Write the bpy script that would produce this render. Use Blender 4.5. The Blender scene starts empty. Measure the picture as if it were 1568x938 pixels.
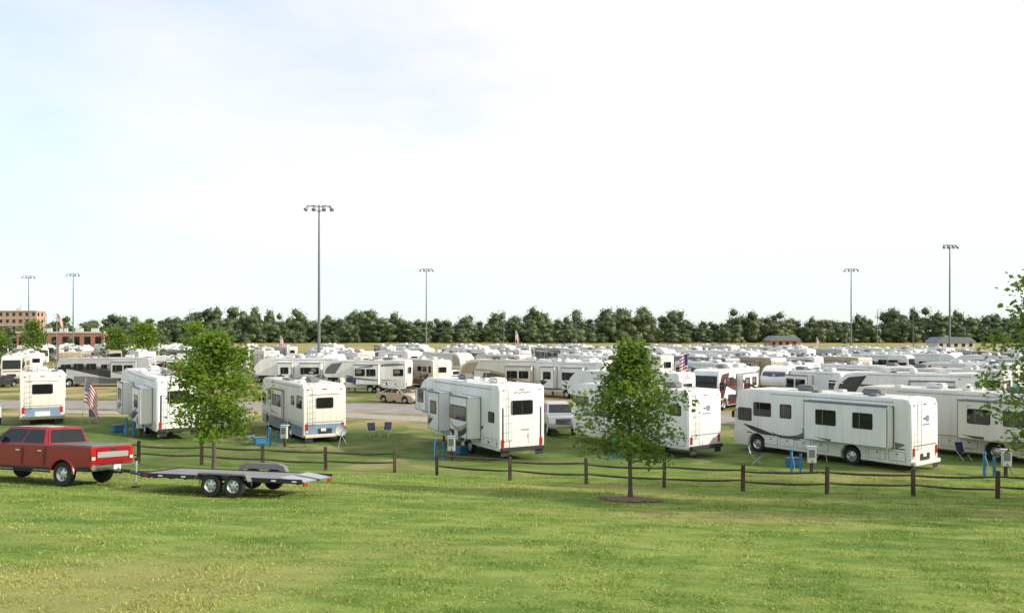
import bpy, bmesh, math, random
import numpy as np
from mathutils import Vector, Matrix
random.seed(7); np.random.seed(7)
scn=bpy.context.scene
R=math.radians
CAMH=7.0
# ---------------------------------------------------------------- materials
MATS={}
def ntree(name):
    m=bpy.data.materials.new(name); m.use_nodes=True
    nt=m.node_tree; b=nt.nodes['Principled BSDF']
    MATS[name]=m
    return m,nt,b
def N(nt,t,**k):
    n=nt.nodes.new(t)
    for a,v in k.items(): setattr(n,a,v)
    return n
def noise(nt,vec,scale,detail=4,rough=.55,lac=2.0):
    n=N(nt,'ShaderNodeTexNoise'); n.inputs['Scale'].default_value=scale
    n.inputs['Detail'].default_value=detail; n.inputs['Roughness'].default_value=rough
    if vec is not None: nt.links.new(vec,n.inputs['Vector'])
    return n.outputs['Fac']
def ramp(nt,fac,a,b,va=0.,vb=1.):
    n=N(nt,'ShaderNodeMapRange'); n.clamp=True
    n.inputs[1].default_value=a;n.inputs[2].default_value=b;n.inputs[3].default_value=va;n.inputs[4].default_value=vb
    nt.links.new(fac,n.inputs[0]); return n.outputs[0]
def mix(nt,fac,a,b,bt='MIX'):
    n=N(nt,'ShaderNodeMix'); n.data_type='RGBA'; n.blend_type=bt
    for sock,v in ((n.inputs[0],fac),(n.inputs[6],a),(n.inputs[7],b)):
        if isinstance(v,(int,float)): sock.default_value=v
        elif isinstance(v,tuple): sock.default_value=(*v,1) if len(v)==3 else v
        else: nt.links.new(v,sock)
    return n.outputs[2]
def math_(nt,op,a,b):
    n=N(nt,'ShaderNodeMath'); n.operation=op
    for s,v in ((n.inputs[0],a),(n.inputs[1],b)):
        if isinstance(v,(int,float)): s.default_value=v
        else: nt.links.new(v,s)
    return n.outputs[0]
def pm(name,col,rough=.5,metal=0.,var=.12,scale=3.,coat=0.,bump=0.,stretch=None,grime=0.):
    m,nt,b=ntree(name)
    tc=N(nt,'ShaderNodeTexCoord'); vec=tc.outputs['Object']; v0=vec
    if stretch:
        mp=N(nt,'ShaderNodeMapping'); mp.inputs['Scale'].default_value=stretch
        nt.links.new(vec,mp.inputs[0]); vec=mp.outputs[0]
    f=noise(nt,vec,scale,3)
    lo=tuple(c*(1-var) for c in col); hi=tuple(min(1,c*(1+var*.6)) for c in col)
    c=mix(nt,ramp(nt,f,.3,.7),lo,hi)
    if grime>0:  # road dirt low on the panels and thin rain streaks
        sx=N(nt,'ShaderNodeSeparateXYZ'); nt.links.new(v0,sx.inputs[0])
        mp2=N(nt,'ShaderNodeMapping'); mp2.inputs['Scale'].default_value=(9,9,.35); nt.links.new(v0,mp2.inputs[0])
        st=ramp(nt,noise(nt,mp2.outputs[0],1.,2),.52,.75,0,grime)
        low=ramp(nt,sx.outputs['Z'],.3,1.3,grime*.8,0)
        c=mix(nt,math_(nt,'ADD',st,low),c,(.42,.37,.30))
    nt.links.new(c,b.inputs['Base Color'])
    b.inputs['Roughness'].default_value=rough; b.inputs['Metallic'].default_value=metal
    b.inputs['Coat Weight'].default_value=coat; b.inputs['Coat Roughness'].default_value=.08
    if bump>0:
        bp=N(nt,'ShaderNodeBump'); bp.inputs['Strength'].default_value=bump; bp.inputs['Distance'].default_value=.02
        nt.links.new(noise(nt,vec,scale*6,3),bp.inputs['Height']); nt.links.new(bp.outputs[0],b.inputs['Normal'])
    return m
WHITE=pm('fiberglass_white',(.78,.78,.77),.36,var=.10,scale=1.2,coat=.1,stretch=(1,1,.25),grime=.30)
CREAM=pm('fiberglass_cream',(.70,.67,.60),.38,var=.10,scale=1.2,coat=.1,stretch=(1,1,.25),grime=.30)
LGREY=pm('fiberglass_grey',(.44,.45,.46),.35,var=.08,scale=1.2,coat=.2)
TANB=pm('fiberglass_tan',(.40,.32,.22),.35,var=.08,scale=1.2,coat=.2)
MAROON=pm('paint_maroon',(.13,.02,.025),.25,var=.1,coat=.5)
NAVY=pm('paint_navy',(.03,.05,.13),.25,var=.1,coat=.5)
SBLUE=pm('paint_steel_blue',(.20,.28,.38),.3,var=.1,coat=.3)
CHAR=pm('paint_charcoal',(.035,.035,.04),.3,var=.15,coat=.4)
BROWN=pm('paint_brown',(.11,.07,.045),.3,var=.1,coat=.4)
GOLD=pm('paint_champagne',(.50,.38,.24),.3,metal=.3,var=.05,coat=.4)
GREYP=pm('paint_grey_stripe',(.14,.15,.16),.3,var=.08,coat=.3)
RED=pm('paint_red',(.26,.003,.010),.3,metal=0.,var=.08,coat=.6)
SILVER=pm('paint_silver',(.5,.51,.53),.28,metal=.5,var=.05,coat=.5)
ROOF=pm('rv_roof_membrane',(.62,.62,.60),.7,var=.25,scale=2.)
PLAST=pm('plastic_white',(.7,.7,.68),.5,var=.08)
PGREY=pm('plastic_grey',(.18,.18,.18),.55,var=.1)
BLACK=pm('black_rubber_trim',(.02,.02,.02),.6,var=.3)
TYRE=pm('tyre_rubber',(.022,.022,.023),.85,var=.3,scale=9)
CHROME=pm('chrome',(.72,.72,.74),.18,metal=1.,var=.04)
ALU=pm('brushed_aluminium',(.6,.6,.6),.38,metal=.9,var=.08)
GLASS=pm('tinted_glass',(.012,.014,.016),.06,var=.2,coat=.0)
BLIND=pm('window_blind',(.20,.19,.17),.5,var=.1)
TLRED=pm('tail_light_red',(.42,.015,.012),.2,var=.1,coat=.6)
AMBER=pm('amber_marker',(.7,.22,.02),.25,var=.1)
HEADL=pm('headlight_lens',(.7,.72,.74),.1,var=.05,coat=.8)
FWOOD=pm('weathered_fence_wood',(.085,.058,.045),.85,var=.5,scale=6,bump=.5,stretch=(1,1,.3))
DECKW=pm('trailer_deck_wood',(.27,.265,.27),.85,var=.35,scale=5,bump=.4,stretch=(.15,4,1))
TRAILB=pm('trailer_black_paint',(.018,.018,.02),.45,var=.2)
POLE=pm('galvanised_steel',(.17,.18,.18),.55,metal=.4,var=.12,scale=.6)
LAMPM=pm('floodlight_housing',(.26,.28,.29),.45,metal=.3,var=.1)
BLUEP=pm('blue_pipe',(.03,.20,.42),.45,var=.12)
BOXG=pm('pedestal_grey',(.58,.60,.60),.5,var=.08)
BRICK1=pm('brick_orange',(.48,.30,.22),.85,var=.15,scale=1.5)
BRICK2=pm('brick_red',(.40,.17,.12),.85,var=.15,scale=1.5)
TRIMW=pm('concrete_trim',(.6,.57,.52),.8,var=.1)
SHING=pm('roof_shingle',(.20,.22,.25),.85,var=.2,scale=2)
FLR=pm('flag_red',(.45,.03,.04),.8,var=.05); FLW=pm('flag_white',(.75,.75,.75),.8,var=.05); FLB=pm('flag_blue',(.03,.05,.2),.8,var=.05)
TEAL=pm('teal_canvas',(.05,.28,.28),.8,var=.1)
BARK=pm('bark',(.12,.095,.07),.9,var=.4,scale=8,bump=.7,stretch=(1,1,.25))
MULCH=pm('mulch',(.24,.16,.12),.95,var=.6,scale=16,bump=1.)
def leafmat(name,c1,c2,trans=.3,big=.5):
    m,nt,b=ntree(name)
    geo=N(nt,'ShaderNodeNewGeometry'); tc=N(nt,'ShaderNodeTexCoord')
    rnd=geo.outputs['Random Per Island']
    f=noise(nt,tc.outputs['Object'],big,3)
    f2=math_(nt,'ADD',math_(nt,'MULTIPLY',rnd,.5),math_(nt,'MULTIPLY',ramp(nt,f,.3,.7),.5))
    c=mix(nt,f2,c1,c2)
    nt.links.new(c,b.inputs['Base Color']); b.inputs['Roughness'].default_value=.5
    b.inputs['Specular IOR Level'].default_value=.35
    if trans>0:
        tr=N(nt,'ShaderNodeBsdfTranslucent')
        c3=mix(nt,1.,c,(1.5,1.6,.5),'MULTIPLY'); nt.links.new(c3,tr.inputs['Color'])
        ms=N(nt,'ShaderNodeMixShader'); ms.inputs[0].default_value=trans
        out=[n for n in nt.nodes if n.type=='OUTPUT_MATERIAL'][0]
        nt.links.new(b.outputs[0],ms.inputs[1]); nt.links.new(tr.outputs[0],ms.inputs[2]); nt.links.new(ms.outputs[0],out.inputs[0])
    return m
LEAF=leafmat('maple_leaves',(.055,.105,.018),(.20,.29,.05),.45,.9)
LEAF2=leafmat('bright_leaves',(.075,.145,.018),(.23,.32,.045),.45,.7)
FARL=leafmat('distant_foliage',(.034,.064,.026),(.120,.150,.055),0,.03)
# ---------------------------------------------------------------- mesh collector
class G:
    def __init__(s): s.v=[];s.f=[];s.m=[];s.mats=[]
    def mi(s,mat):
        if mat not in s.mats: s.mats.append(mat)
        return s.mats.index(mat)
    def add(s,vs,fs,mat):
        o=len(s.v); s.v.extend([tuple(v) for v in vs]); k=s.mi(mat)
        for f in fs: s.f.append(tuple(i+o for i in f)); s.m.append(k)
    def addbm(s,bm,mat,M=None):
        bm.verts.index_update()
        vs=[(M@v.co if M else v.co) for v in bm.verts]
        s.add(vs,[[v.index for v in f.verts] for f in bm.faces],mat)
    def box(s,c,d,mat,bev=0.,rot=None):
        bm=bmesh.new(); bmesh.ops.create_cube(bm,size=1.)
        for v in bm.verts: v.co=Vector((v.co.x*d[0],v.co.y*d[1],v.co.z*d[2]))
        if bev>0: bmesh.ops.bevel(bm,geom=bm.edges[:],offset=bev,segments=2,affect='EDGES',clamp_overlap=True)
        M=Matrix.Translation(Vector(c))
        if rot is not None: M=M@rot
        s.addbm(bm,mat,M); bm.free()
    def extr(s,poly,y0,y1,mat,bev=0.,zmin=-9):
        bm=bmesh.new()
        a=[bm.verts.new((x,y0,z)) for x,z in poly]; f=bm.faces.new(a)
        r=bmesh.ops.extrude_face_region(bm,geom=[f])
        for e in r['geom']:
            if isinstance(e,bmesh.types.BMVert): e.co.y=y1
        bmesh.ops.recalc_face_normals(bm,faces=bm.faces[:])
        if bev>0:
            es=[e for e in bm.edges if abs(e.verts[0].co.y-e.verts[1].co.y)<1e-6 and max(e.verts[0].co.z,e.verts[1].co.z)>zmin]
            bmesh.ops.bevel(bm,geom=es,offset=bev,segments=3,affect='EDGES',clamp_overlap=True)
        s.addbm(bm,mat); bm.free()
    def cyl(s,p0,p1,r0,r1,mat,n=10,cap=True):
        p0=Vector(p0);p1=Vector(p1);d=(p1-p0).normalized()
        u=d.orthogonal().normalized();w=d.cross(u)
        vs=[];fs=[]
        for p,r in ((p0,r0),(p1,r1)):
            for i in range(n):
                a=2*math.pi*i/n; vs.append(p+u*math.cos(a)*r+w*math.sin(a)*r)
        for i in range(n): fs.append((i,(i+1)%n,n+(i+1)%n,n+i))
        if cap: fs.append(tuple(range(n))[::-1]); fs.append(tuple(range(n,2*n)))
        s.add(vs,fs,mat)
    def tube(s,pts,rs,mat,n=7):
        vs=[];fs=[];k=len(pts)
        pts=[Vector(p) for p in pts]
        for i,p in enumerate(pts):
            d=(pts[min(i+1,k-1)]-pts[max(i-1,0)]).normalized()
            ref=Vector((1,0,0)) if abs(d.x)<.8 else Vector((0,1,0))
            u=d.cross(ref).normalized();w=d.cross(u)
            for j in range(n):
                a=2*math.pi*j/n; vs.append(p+(u*math.cos(a)+w*math.sin(a))*rs[i])
        for i in range(k-1):
            for j in range(n):
                fs.append((i*n+j,i*n+(j+1)%n,(i+1)*n+(j+1)%n,(i+1)*n+j))
        s.add(vs,fs,mat)
    def lathe(s,c,prof,mat,n=28):  # axis y
        vs=[];fs=[];k=len(prof)
        for r,y in prof:
            for j in range(n):
                a=2*math.pi*j/n; vs.append((c[0]+r*math.cos(a),c[1]+y,c[2]+r*math.sin(a)))
        for i in range(k-1):
            for j in range(n): fs.append((i*n+j,i*n+(j+1)%n,(i+1)*n+(j+1)%n,(i+1)*n+j))
        s.add(vs,fs,mat)
    def plate(s,c,u,v,n,w,h,mat,r=.05,t=.02):
        c=Vector(c);u=Vector(u).normalized();v=Vector(v).normalized();n=Vector(n).normalized()
        r=min(r,w*.49,h*.49); pts=[]
        for cx,cy,a0 in ((w/2-r,h/2-r,0),(-w/2+r,h/2-r,90),(-w/2+r,-h/2+r,180),(w/2-r,-h/2+r,270)):
            for k in range(4):
                a=R(a0+30*k); pts.append(c+u*(cx+r*math.cos(a))+v*(cy+r*math.sin(a)))
        m=len(pts); vs=pts+[p+n*t for p in pts]
        fs=[tuple(range(m,2*m))]+[(i,(i+1)%m,m+(i+1)%m,m+i) for i in range(m)]
        s.add(vs,fs,mat)
    def inset(s,q,u0,u1,v0,v1,off,mat):
        q=[Vector(p) for p in q]   # q: bl,br,tr,tl
        def P(u,v): return (q[0]*(1-u)+q[1]*u)*(1-v)+(q[3]*(1-u)+q[2]*u)*v
        n=(q[1]-q[0]).cross(q[3]-q[0]).normalized()*off
        a=[P(u0,v0),P(u1,v0),P(u1,v1),P(u0,v1)]
        s.add(a+[p+n for p in a],[(4,5,6,7),(0,1,5,4),(1,2,6,5),(2,3,7,6),(3,0,4,7)],mat)
    def mesh(s,name):
        me=bpy.data.meshes.new(name); me.from_pydata(s.v,[],s.f)
        for m in s.mats: me.materials.append(m)
        me.polygons.foreach_set('material_index',s.m); me.validate(); me.update()
        me.shade_smooth(); me.set_sharp_from_angle(angle=R(32))
        return me
    def obj(s,name,loc=(0,0,0),rz=0.):
        return inst(name,s.mesh(name),loc,rz)
def inst(name,me,loc,rz=0.):
    o=bpy.data.objects.new(name,me); o.location=loc; o.rotation_euler=(0,0,rz); scn.collection.objects.link(o); return o
def wheel(g,x,y,side,r=.46,w=.26,rim=ALU,z=None):
    z=r if z is None else z
    c=(x,y,z); s=side; h=w/2
    g.lathe(c,[(r*.58,s*h*.9),(r*.9,s*h),(r*.985,s*h*.75),(r,0),(r*.985,-s*h*.75),(r*.9,-s*h),(r*.3,-s*h)],TYRE)
    g.lathe(c,[(r*.58,s*h*.9),(r*.55,s*h*.75),(r*.45,s*h*.35),(r*.2,s*h*.6),(0.01,s*h*.62)],rim)
    for k in range(6):
        a=k*math.pi/3; g.cyl((x+r*.36*math.cos(a),y+s*h*.3,z+r*.36*math.sin(a)),(x+r*.36*math.cos(a),y+s*h*.5,z+r*.36*math.sin(a)),r*.08,r*.08,BLACK,6)
# ---------------------------------------------------------------- terrain
FX=[-80,-40,-20,-6,0,10,20,40,80]; FYv=[49,47,43.5,40.3,38.4,35.7,34.2,32,30]
def sst(t): t=np.clip(t,0,1); return t*t*(3-2*t)
def tz(x,y):
    x=np.asarray(x,float);y=np.asarray(y,float)
    d=np.clip(np.interp(x,FX,FYv)-.7-y,-1.5,40)
    a=np.where(d<1.5,.13*(d+1.5)**2/6.0,.13*d)
    a=np.where(d>9,.13*9+.08*(d-9),a)
    fade=np.clip((90-np.abs(x))/40,0,1)
    b=.6*sst((-x-17)/12)*sst((y-44)/8)*sst((69-y)/9)
    return a*fade+b+.025*np.sin(x*.5+1)*np.sin(y*.43)*np.clip((60-y)/20,0,1)
def T(x,y): return float(tz(x,y))
def coords(lo,hi,a,b,step):
    mid=list(np.arange(a,b+.01,step)); out=[];s=step;v=a
    while v>lo: s*=1.35; v-=s; out.append(v)
    out=out[::-1]+mid; s=step;v=b
    while v<hi: s*=1.35; v+=s; out.append(v)
    return np.array(out)
xs=coords(-3500,3500,-50,50,.8); ys=coords(-600,4500,0,70,.8)
XX,YY=np.meshgrid(xs,ys); ZZ=tz(XX,YY)
nx,ny=len(xs),len(ys)
V=np.stack([XX.ravel(),YY.ravel(),ZZ.ravel()],1)
F=[(j*nx+i,j*nx+i+1,(j+1)*nx+i+1,(j+1)*nx+i) for j in range(ny-1) for i in range(nx-1)]
def grasscolor(nt,vec,simple=False):
    mp=N(nt,'ShaderNodeMapping'); mp.inputs['Scale'].default_value=(.45,1.15,1.); mp.inputs['Rotation'].default_value=(0,0,.12); nt.links.new(vec,mp.inputs[0])
    big=noise(nt,mp.outputs[0],.17,4); med=noise(nt,mp.outputs[0],.9,5,.65)
    c=mix(nt,ramp(nt,med,.38,.62),(.145,.235,.045),(.29,.36,.085))
    c=mix(nt,math_(nt,'MULTIPLY',ramp(nt,big,.52,.63),.55),c,(.44,.38,.15))
    if simple: return c
    fine=noise(nt,vec,7.,5,.7); vf=noise(nt,vec,45.,2,.7)
    tan=math_(nt,'MULTIPLY',ramp(nt,fine,.54,.66),ramp(nt,med,.45,.60))
    c=mix(nt,math_(nt,'MULTIPLY',tan,.6),c,(.46,.37,.20))
    c=mix(nt,ramp(nt,vf,.3,.7,0,.45),c,mix(nt,1.,c,(.42,.48,.4),'MULTIPLY'))
    return c
m,nt,b=ntree('grass_ground')
tc=N(nt,'ShaderNodeTexCoord'); vec=tc.outputs['Object']
c=grasscolor(nt,vec)
sx=N(nt,'ShaderNodeSeparateXYZ'); nt.links.new(vec,sx.inputs[0])
Yv=math_(nt,'ADD',sx.outputs['Y'],math_(nt,'MULTIPLY',noise(nt,vec,.08,3),14))
worn=ramp(nt,noise(nt,vec,.23,4),.55,.64,0,.65)
c=mix(nt,ramp(nt,sx.outputs['Y'],38,45,0,.8),c,mix(nt,worn,mix(nt,ramp(nt,noise(nt,vec,.6,4),.4,.6),(.070,.115,.030),(.125,.175,.050)),(.36,.29,.16)))  # shadow behind the fence painted in as darker green grass, with tan worn patches
park=mix(nt,ramp(nt,noise(nt,vec,.16,4),.40,.58),(.13,.17,.045),(.42,.33,.17))
c=mix(nt,ramp(nt,Yv,62,74),c,park)
far=mix(nt,ramp(nt,noise(nt,vec,.02,3),.4,.6),(.36,.28,.13),(.24,.26,.09))
c=mix(nt,ramp(nt,Yv,215,240),c,far)
nt.links.new(c,b.inputs['Base Color']); b.inputs['Roughness'].default_value=.95; b.inputs['Specular IOR Level'].default_value=.1
bp=N(nt,'ShaderNodeBump'); bp.inputs['Strength'].default_value=.8; bp.inputs['Distance'].default_value=.05
nt.links.new(noise(nt,vec,14,4,.7),bp.inputs['Height']); nt.links.new(bp.outputs[0],b.inputs['Normal'])
me=bpy.data.meshes.new('ground'); me.from_pydata(V.tolist(),[],F); me.materials.append(m); me.shade_smooth()
inst('ground',me,(0,0,0))
# grass blades
m,nt,b=ntree('grass_blades')
tc=N(nt,'ShaderNodeTexCoord'); c=grasscolor(nt,tc.outputs['Object'],True)
geo=N(nt,'ShaderNodeNewGeometry'); rnd=geo.outputs['Random Per Island']
c=mix(nt,ramp(nt,rnd,.84,1.,0,.8),c,(.50,.42,.24))
c=mix(nt,1.,c,mix(nt,rnd,(.75,.8,.7),(1.45,1.45,1.3)),'MULTIPLY')
nt.links.new(c,b.inputs['Base Color']); b.inputs['Roughness'].default_value=.7; b.inputs['Specular IOR Level'].default_value=.2
tr=N(nt,'ShaderNodeBsdfTranslucent'); nt.links.new(c,tr.inputs['Color']); ms=N(nt,'ShaderNodeMixShader'); ms.inputs[0].default_value=.3
out=[n for n in nt.nodes if n.type=='OUTPUT_MATERIAL'][0]
nt.links.new(b.outputs[0],ms.inputs[1]); nt.links.new(tr.outputs[0],ms.inputs[2]); nt.links.new(ms.outputs[0],out.inputs[0])
nb=170000
u=np.random.rand(nb); y=11+ (u**1.35)*29; x=(np.random.rand(nb)*2-1)*(.68*y+1)
clump=np.clip(.75+.5*np.sin(x*1.7+np.sin(y*1.3)*2)*np.sin(y*1.1)+.5*np.sin(x*5.1+y*2.3)*np.sin(y*4.7-x),.2,2)
h=(.025+.045*np.random.rand(nb))*clump; w=(.007+.006*np.random.rand(nb))*(.6+y/22)
a=np.random.rand(nb)*2*np.pi; ln=.045*np.random.randn(nb,2)
z=tz(x,y)-.005
P=np.zeros((nb,3,3))
P[:,0]=np.stack([x-w*np.cos(a),y-w*np.sin(a),z],1);P[:,1]=np.stack([x+w*np.cos(a),y+w*np.sin(a),z],1)
P[:,2]=np.stack([x+ln[:,0],y+ln[:,1],z+h],1)
def trimesh(name,verts,tris,mats,midx=None):
    me=bpy.data.meshes.new(name); me.vertices.add(len(verts)); me.vertices.foreach_set('co',np.asarray(verts,np.float32).ravel())
    nf=len(tris); me.loops.add(nf*3); me.loops.foreach_set('vertex_index',np.asarray(tris,np.int32).ravel())
    me.polygons.add(nf); me.polygons.foreach_set('loop_start',np.arange(0,nf*3,3,dtype=np.int32))
    for mm in mats: me.materials.append(mm)
    if midx is not None: me.polygons.foreach_set('material_index',np.asarray(midx,np.int32))
    me.update(calc_edges=True); return me
inst('grass',trimesh('grass',P.reshape(-1,3),np.arange(nb*3).reshape(-1,3),[m]),(0,0,0))
# ---------------------------------------------------------------- road
road=pm('worn_asphalt',(.30,.265,.25),.9,var=.2,scale=.5,bump=.3)
pad=pm('gravel_surface',(.38,.34,.30),.95,var=.25,scale=2,bump=.5)
def strip(name,pts,w,z,mat):
    g=G();vs=[];fs=[]
    for i,(x,y) in enumerate(pts):
        p=Vector((x,y)); d=(Vector(pts[min(i+1,len(pts)-1)])-Vector(pts[max(i-1,0)])).normalized(); n=Vector((-d.y,d.x))
        for s in (-1,1): vs.append((p.x+n.x*s*w/2,p.y+n.y*s*w/2,z+T(p.x+n.x*s*w/2,p.y+n.y*s*w/2)))
    for i in range(len(pts)-1): fs.append((2*i,2*i+1,2*i+3,2*i+2))
    g.add(vs,fs,mat); return g.obj(name)
strip('asphalt_road',[(-120,82),(-60,79),(-30,77.5),(-12,74.5),(0,71.5),(10,67),(60,58)],8.5,.012,road)
strip('gravel_path',[(-120,134),(0,131),(140,130)],6,.012,pad)
strip('gravel_pad',[(-42,72),(-36,70.5),(-30,69.8)],2.5,.02,pad)
strip('gravel_pad',[(-18,70),(-5,64),(-4,60)],3,.008,pad)
# ---------------------------------------------------------------- RV builder
def arch_bottom(x1,x0,zb,axles,r,zc):
    pts=[(x1,zb)]
    for ax in sorted(axles,reverse=True):
        dx=math.sqrt(max(r*r-(zb-zc)**2,.01)); a0=math.atan2(zb-zc,dx); a1=math.pi-a0
        for k in range(11):
            a=a0+(a1-a0)*k/10; pts.append((ax+r*math.cos(a),zc+r*math.sin(a)))
    pts.append((x0,zb)); return pts
def make_rv(kind,L,H,base,acc,style,seed,slidesL=(),slidesR=(),W=2.5,skirt=None,capc=None,wk=2.0,rwin=True):
    rnd=random.Random(seed); g=G(); hw=W/2
    zb={'A':.38,'F':.62,'T':.55,'C':.42}[kind]; wr={'A':.48,'F':.40,'T':.36,'C':.40}[kind]
    if kind=='A': axles=[L*.30,L-1.55]
    elif kind=='F': axles=[L*.33,L*.33+.98]
    elif kind=='T': axles=[L*.40,L*.40+.85]
    else: axles=[L*.30,L-1.15]
    ar=wr+.1
    Lb={'A':L,'F':L-2.7,'T':L,'C':L-1.5}[kind]
    bot=arch_bottom(Lb-.1,.05,zb,axles if kind!='C' else axles[:1],ar,wr+.03)
    if kind=='A': prof=bot+[(0,zb+.2),(-.02,1.4),(0,H-.3),(.12,H-.05),(.4,H),(L-.75,H),(L-.35,H-.12),(L-.12,H-.55),(L,1.75),(L+.06,1.2),(L+.06,.7)]
    elif kind=='F': prof=bot+[(0,zb+.2),(0,H-.35),(.08,H-.12),(.3,H-.04),(L*.5,H-.16),(L-1.6,H-.10),(L-.9,H-.3),(L-.35,H-.75),(L-.03,2.6),(L,2.2),(L-.15,1.85),(L-.6,1.72),(Lb+.15,1.72),(Lb,1.55)]
    elif kind=='T': prof=bot+[(0,zb+.15),(0,H-.25),(.12,H-.05),(.3,H),(L-.9,H),(L-.45,H-.18),(L-.12,H-.8),(L,1.5),(L-.05,1.0)]
    else: prof=bot+[(0,zb+.2),(0,H-.25),(.12,H-.05),(.3,H),(L-1.3,H),(L-.75,H-.2),(L-.5,H-.6),(L-.6,2.05),(L-1.5,1.95),(L-1.5,1.2)]
    g.extr(prof,-hw,hw,base,bev=.10,zmin=zb+.35)
    g.box((L*.45,0,H-.002 if kind!='F' else H-.12),(L*.7,W-.34,.03),ROOF,.01)
    g.box((Lb*.5,0,zb+.12),(Lb*.94,W-.5,.3),BLACK)
    yo=[(x0,x1,z0,z1,d) for x0,x1,z0,z1,d in slidesL]; yr=list(slidesR)
    for side,sl in ((1,yo),(-1,yr)):
        for x0,x1,z0,z1,d in sl:
            g.box(((x0+x1)/2,side*(hw+.012),(z0+z1)/2),(x1-x0+.12,.03,z1-z0+.12),PGREY,.008)
            g.box(((x0+x1)/2,side*(hw+d/2),(z0+z1)/2),(x1-x0,d,z1-z0),base,.035)
            g.box(((x0+x1)/2,side*(hw+d-.01),z1+.04),(x1-x0+.06,.1,.08),PGREY,.02)
            g.box(((x0+x1)/2,side*(hw+d*.5),z1+.02),(x1-x0,d+.02,.03),PLAST)
            for xx in (x0+.03,x1-.03): g.box((xx,side*(hw+d+.004),(z0+z1)/2),(.035,.012,z1-z0-.06),PGREY)
            g.box(((x0+x1)/2,side*(hw+d+.004),z0+.03),(x1-x0-.1,.012,.035),PGREY)
    def yf(side,x,z):
        for x0,x1,z0,z1,d in (yo if side>0 else yr):
            if x0<=x<=x1 and z0<=z<=z1: return hw+d
        return hw
    def ok(x,z):
        if x<.12 or x>L-.2: return False
        if z>H-.22 or z<zb+.02: return False
        if x>Lb-.1 and kind in 'FC' and z<2.1: return False
        if kind=='F' and x>L-1.5 and z>H-.3-(x-(L-1.5))*.55: return False
        if kind in 'AT' and x>L-.6 and z>H-.7: return False
        for ax in axles:
            if (x-ax)**2+(z-wr-.03)**2<(ar+.05)**2: return False
        return True
    def sw(pts,ws,mat,off=.006,both=True):
        for side in ((1,-1) if both else (1,)):
            n=len(pts)
            e=[]
            for i,(x,z) in enumerate(pts):
                a=pts[max(i-1,0)];b_=pts[min(i+1,n-1)]; dx=b_[0]-a[0];dz=b_[1]-a[1];l=math.hypot(dx,dz) or 1
                e.append(((x-dz/l*ws[i]*wk,z+dx/l*ws[i]*wk),(x+dz/l*ws[i]*wk,z-dx/l*ws[i]*wk)))
            for i in range(n-1):
                q=[e[i][0],e[i][1],e[i+1][1],e[i+1][0]]
                if not all(ok(*p) for p in q): continue
                ysd={yf(side,*p) for p in q}
                if len(ysd)>1: continue
                y=side*(ysd.pop()+off)
                g.add([(p[0],y,p[1]) for p in q],[(0,1,2,3)],mat)
    def curve(f,n=56): return [f(i/(n-1)) for i in range(n)]
    def wtap(w,n=56,p=1.): return [w*max(.06,math.sin(math.pi*(i/(n-1))**p)) for i in range(n)]
    a0,a1=acc[0],acc[1%len(acc)]
    if style==0:
        sw(curve(lambda t:(.2+t*(L-1),1.25+.28*math.sin(t*6.2+.6)-.35*t)),wtap(.14),a0)
        sw(curve(lambda t:(.3+t*(L-1.5),.95+.22*math.sin(t*5.5+1.4)-.1*t)),wtap(.09),a1,.010)
        sw(curve(lambda t:(L*.45+t*L*.5,H-.95+.35*math.sin(t*3.5+2.5))),wtap(.07),a1,.010)
    elif style==1:
        for k,cx in enumerate((L*.28,L*.74)):
            sw(curve(lambda t:(cx-1.4+2.9*t+.3*math.sin(t*3),1.75-1.1*math.sin(t*2.4)*(.6)+.25*t)),wtap(.12,p=.7),a0)
            sw(curve(lambda t:(cx-1.1+2.6*t,1.95-1.0*math.sin(t*2.8)*.6+.3*t)),wtap(.06,p=.7),a1,.010)
        sw(curve(lambda t:(.2+t*(L-.6),.98-.1*t)),[.03]*56,a0)
    elif style==2:
        sw(curve(lambda t:(.12+t*(L-.3),1.02)),[.045]*56,a0); sw(curve(lambda t:(.12+t*(L-.3),1.2)),[.018]*56,a1)
        sw(curve(lambda t:(L*.5+t*L*.45,1.35+1.1*t*t)),wtap(.15,p=1.3),a0)
    elif style==3:
        sw(curve(lambda t:(.15+t*(L-.6),1.05+.9*t**2.2)),wtap(.16,p=1.2),a0); sw(curve(lambda t:(.15+t*(L-.6),1.45+.95*t**2.4)),wtap(.05,p=1.2),a1,.010)
        sw(curve(lambda t:(.15+t*(L*.6),H-.55-.5*t**2)),wtap(.07,p=.6),a1,.010)
    elif style==5:
        sw(curve(lambda t:(.3+4.6*t,1.36-.2*math.sin(t*3.1))),wtap(.13,p=.6),a0)
        sw(curve(lambda t:(.3+t*(L-1.2),1.13+.04*math.sin(t*6))),[.020]*56,a1,.010)
        cx=L-3.6
        sw([(cx+1.2*math.cos(a_)*.9,1.45+.42*math.sin(a_)) for a_ in np.linspace(R(150),R(340),56)],wtap(.09,p=.8),a0)
        sw(curve(lambda t:(L-3.2+2.6*t,1.1+.5*t*t)),wtap(.09,p=1.3),a1)
    elif style==4:
        sw(curve(lambda t:(.15+t*(L-.5),.9+1.5*math.sin(t*1.7)**2)),wtap(.24,p=1.2),a0); sw(curve(lambda t:(.15+t*(L-.5),1.4+1.4*math.sin(t*1.8)**2)),wtap(.07,p=1.2),a1,.010)
        sw(curve(lambda t:(L*.3+t*L*.65,.85+.3*t)),wtap(.15,p=1.4),a1,.010)
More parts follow.
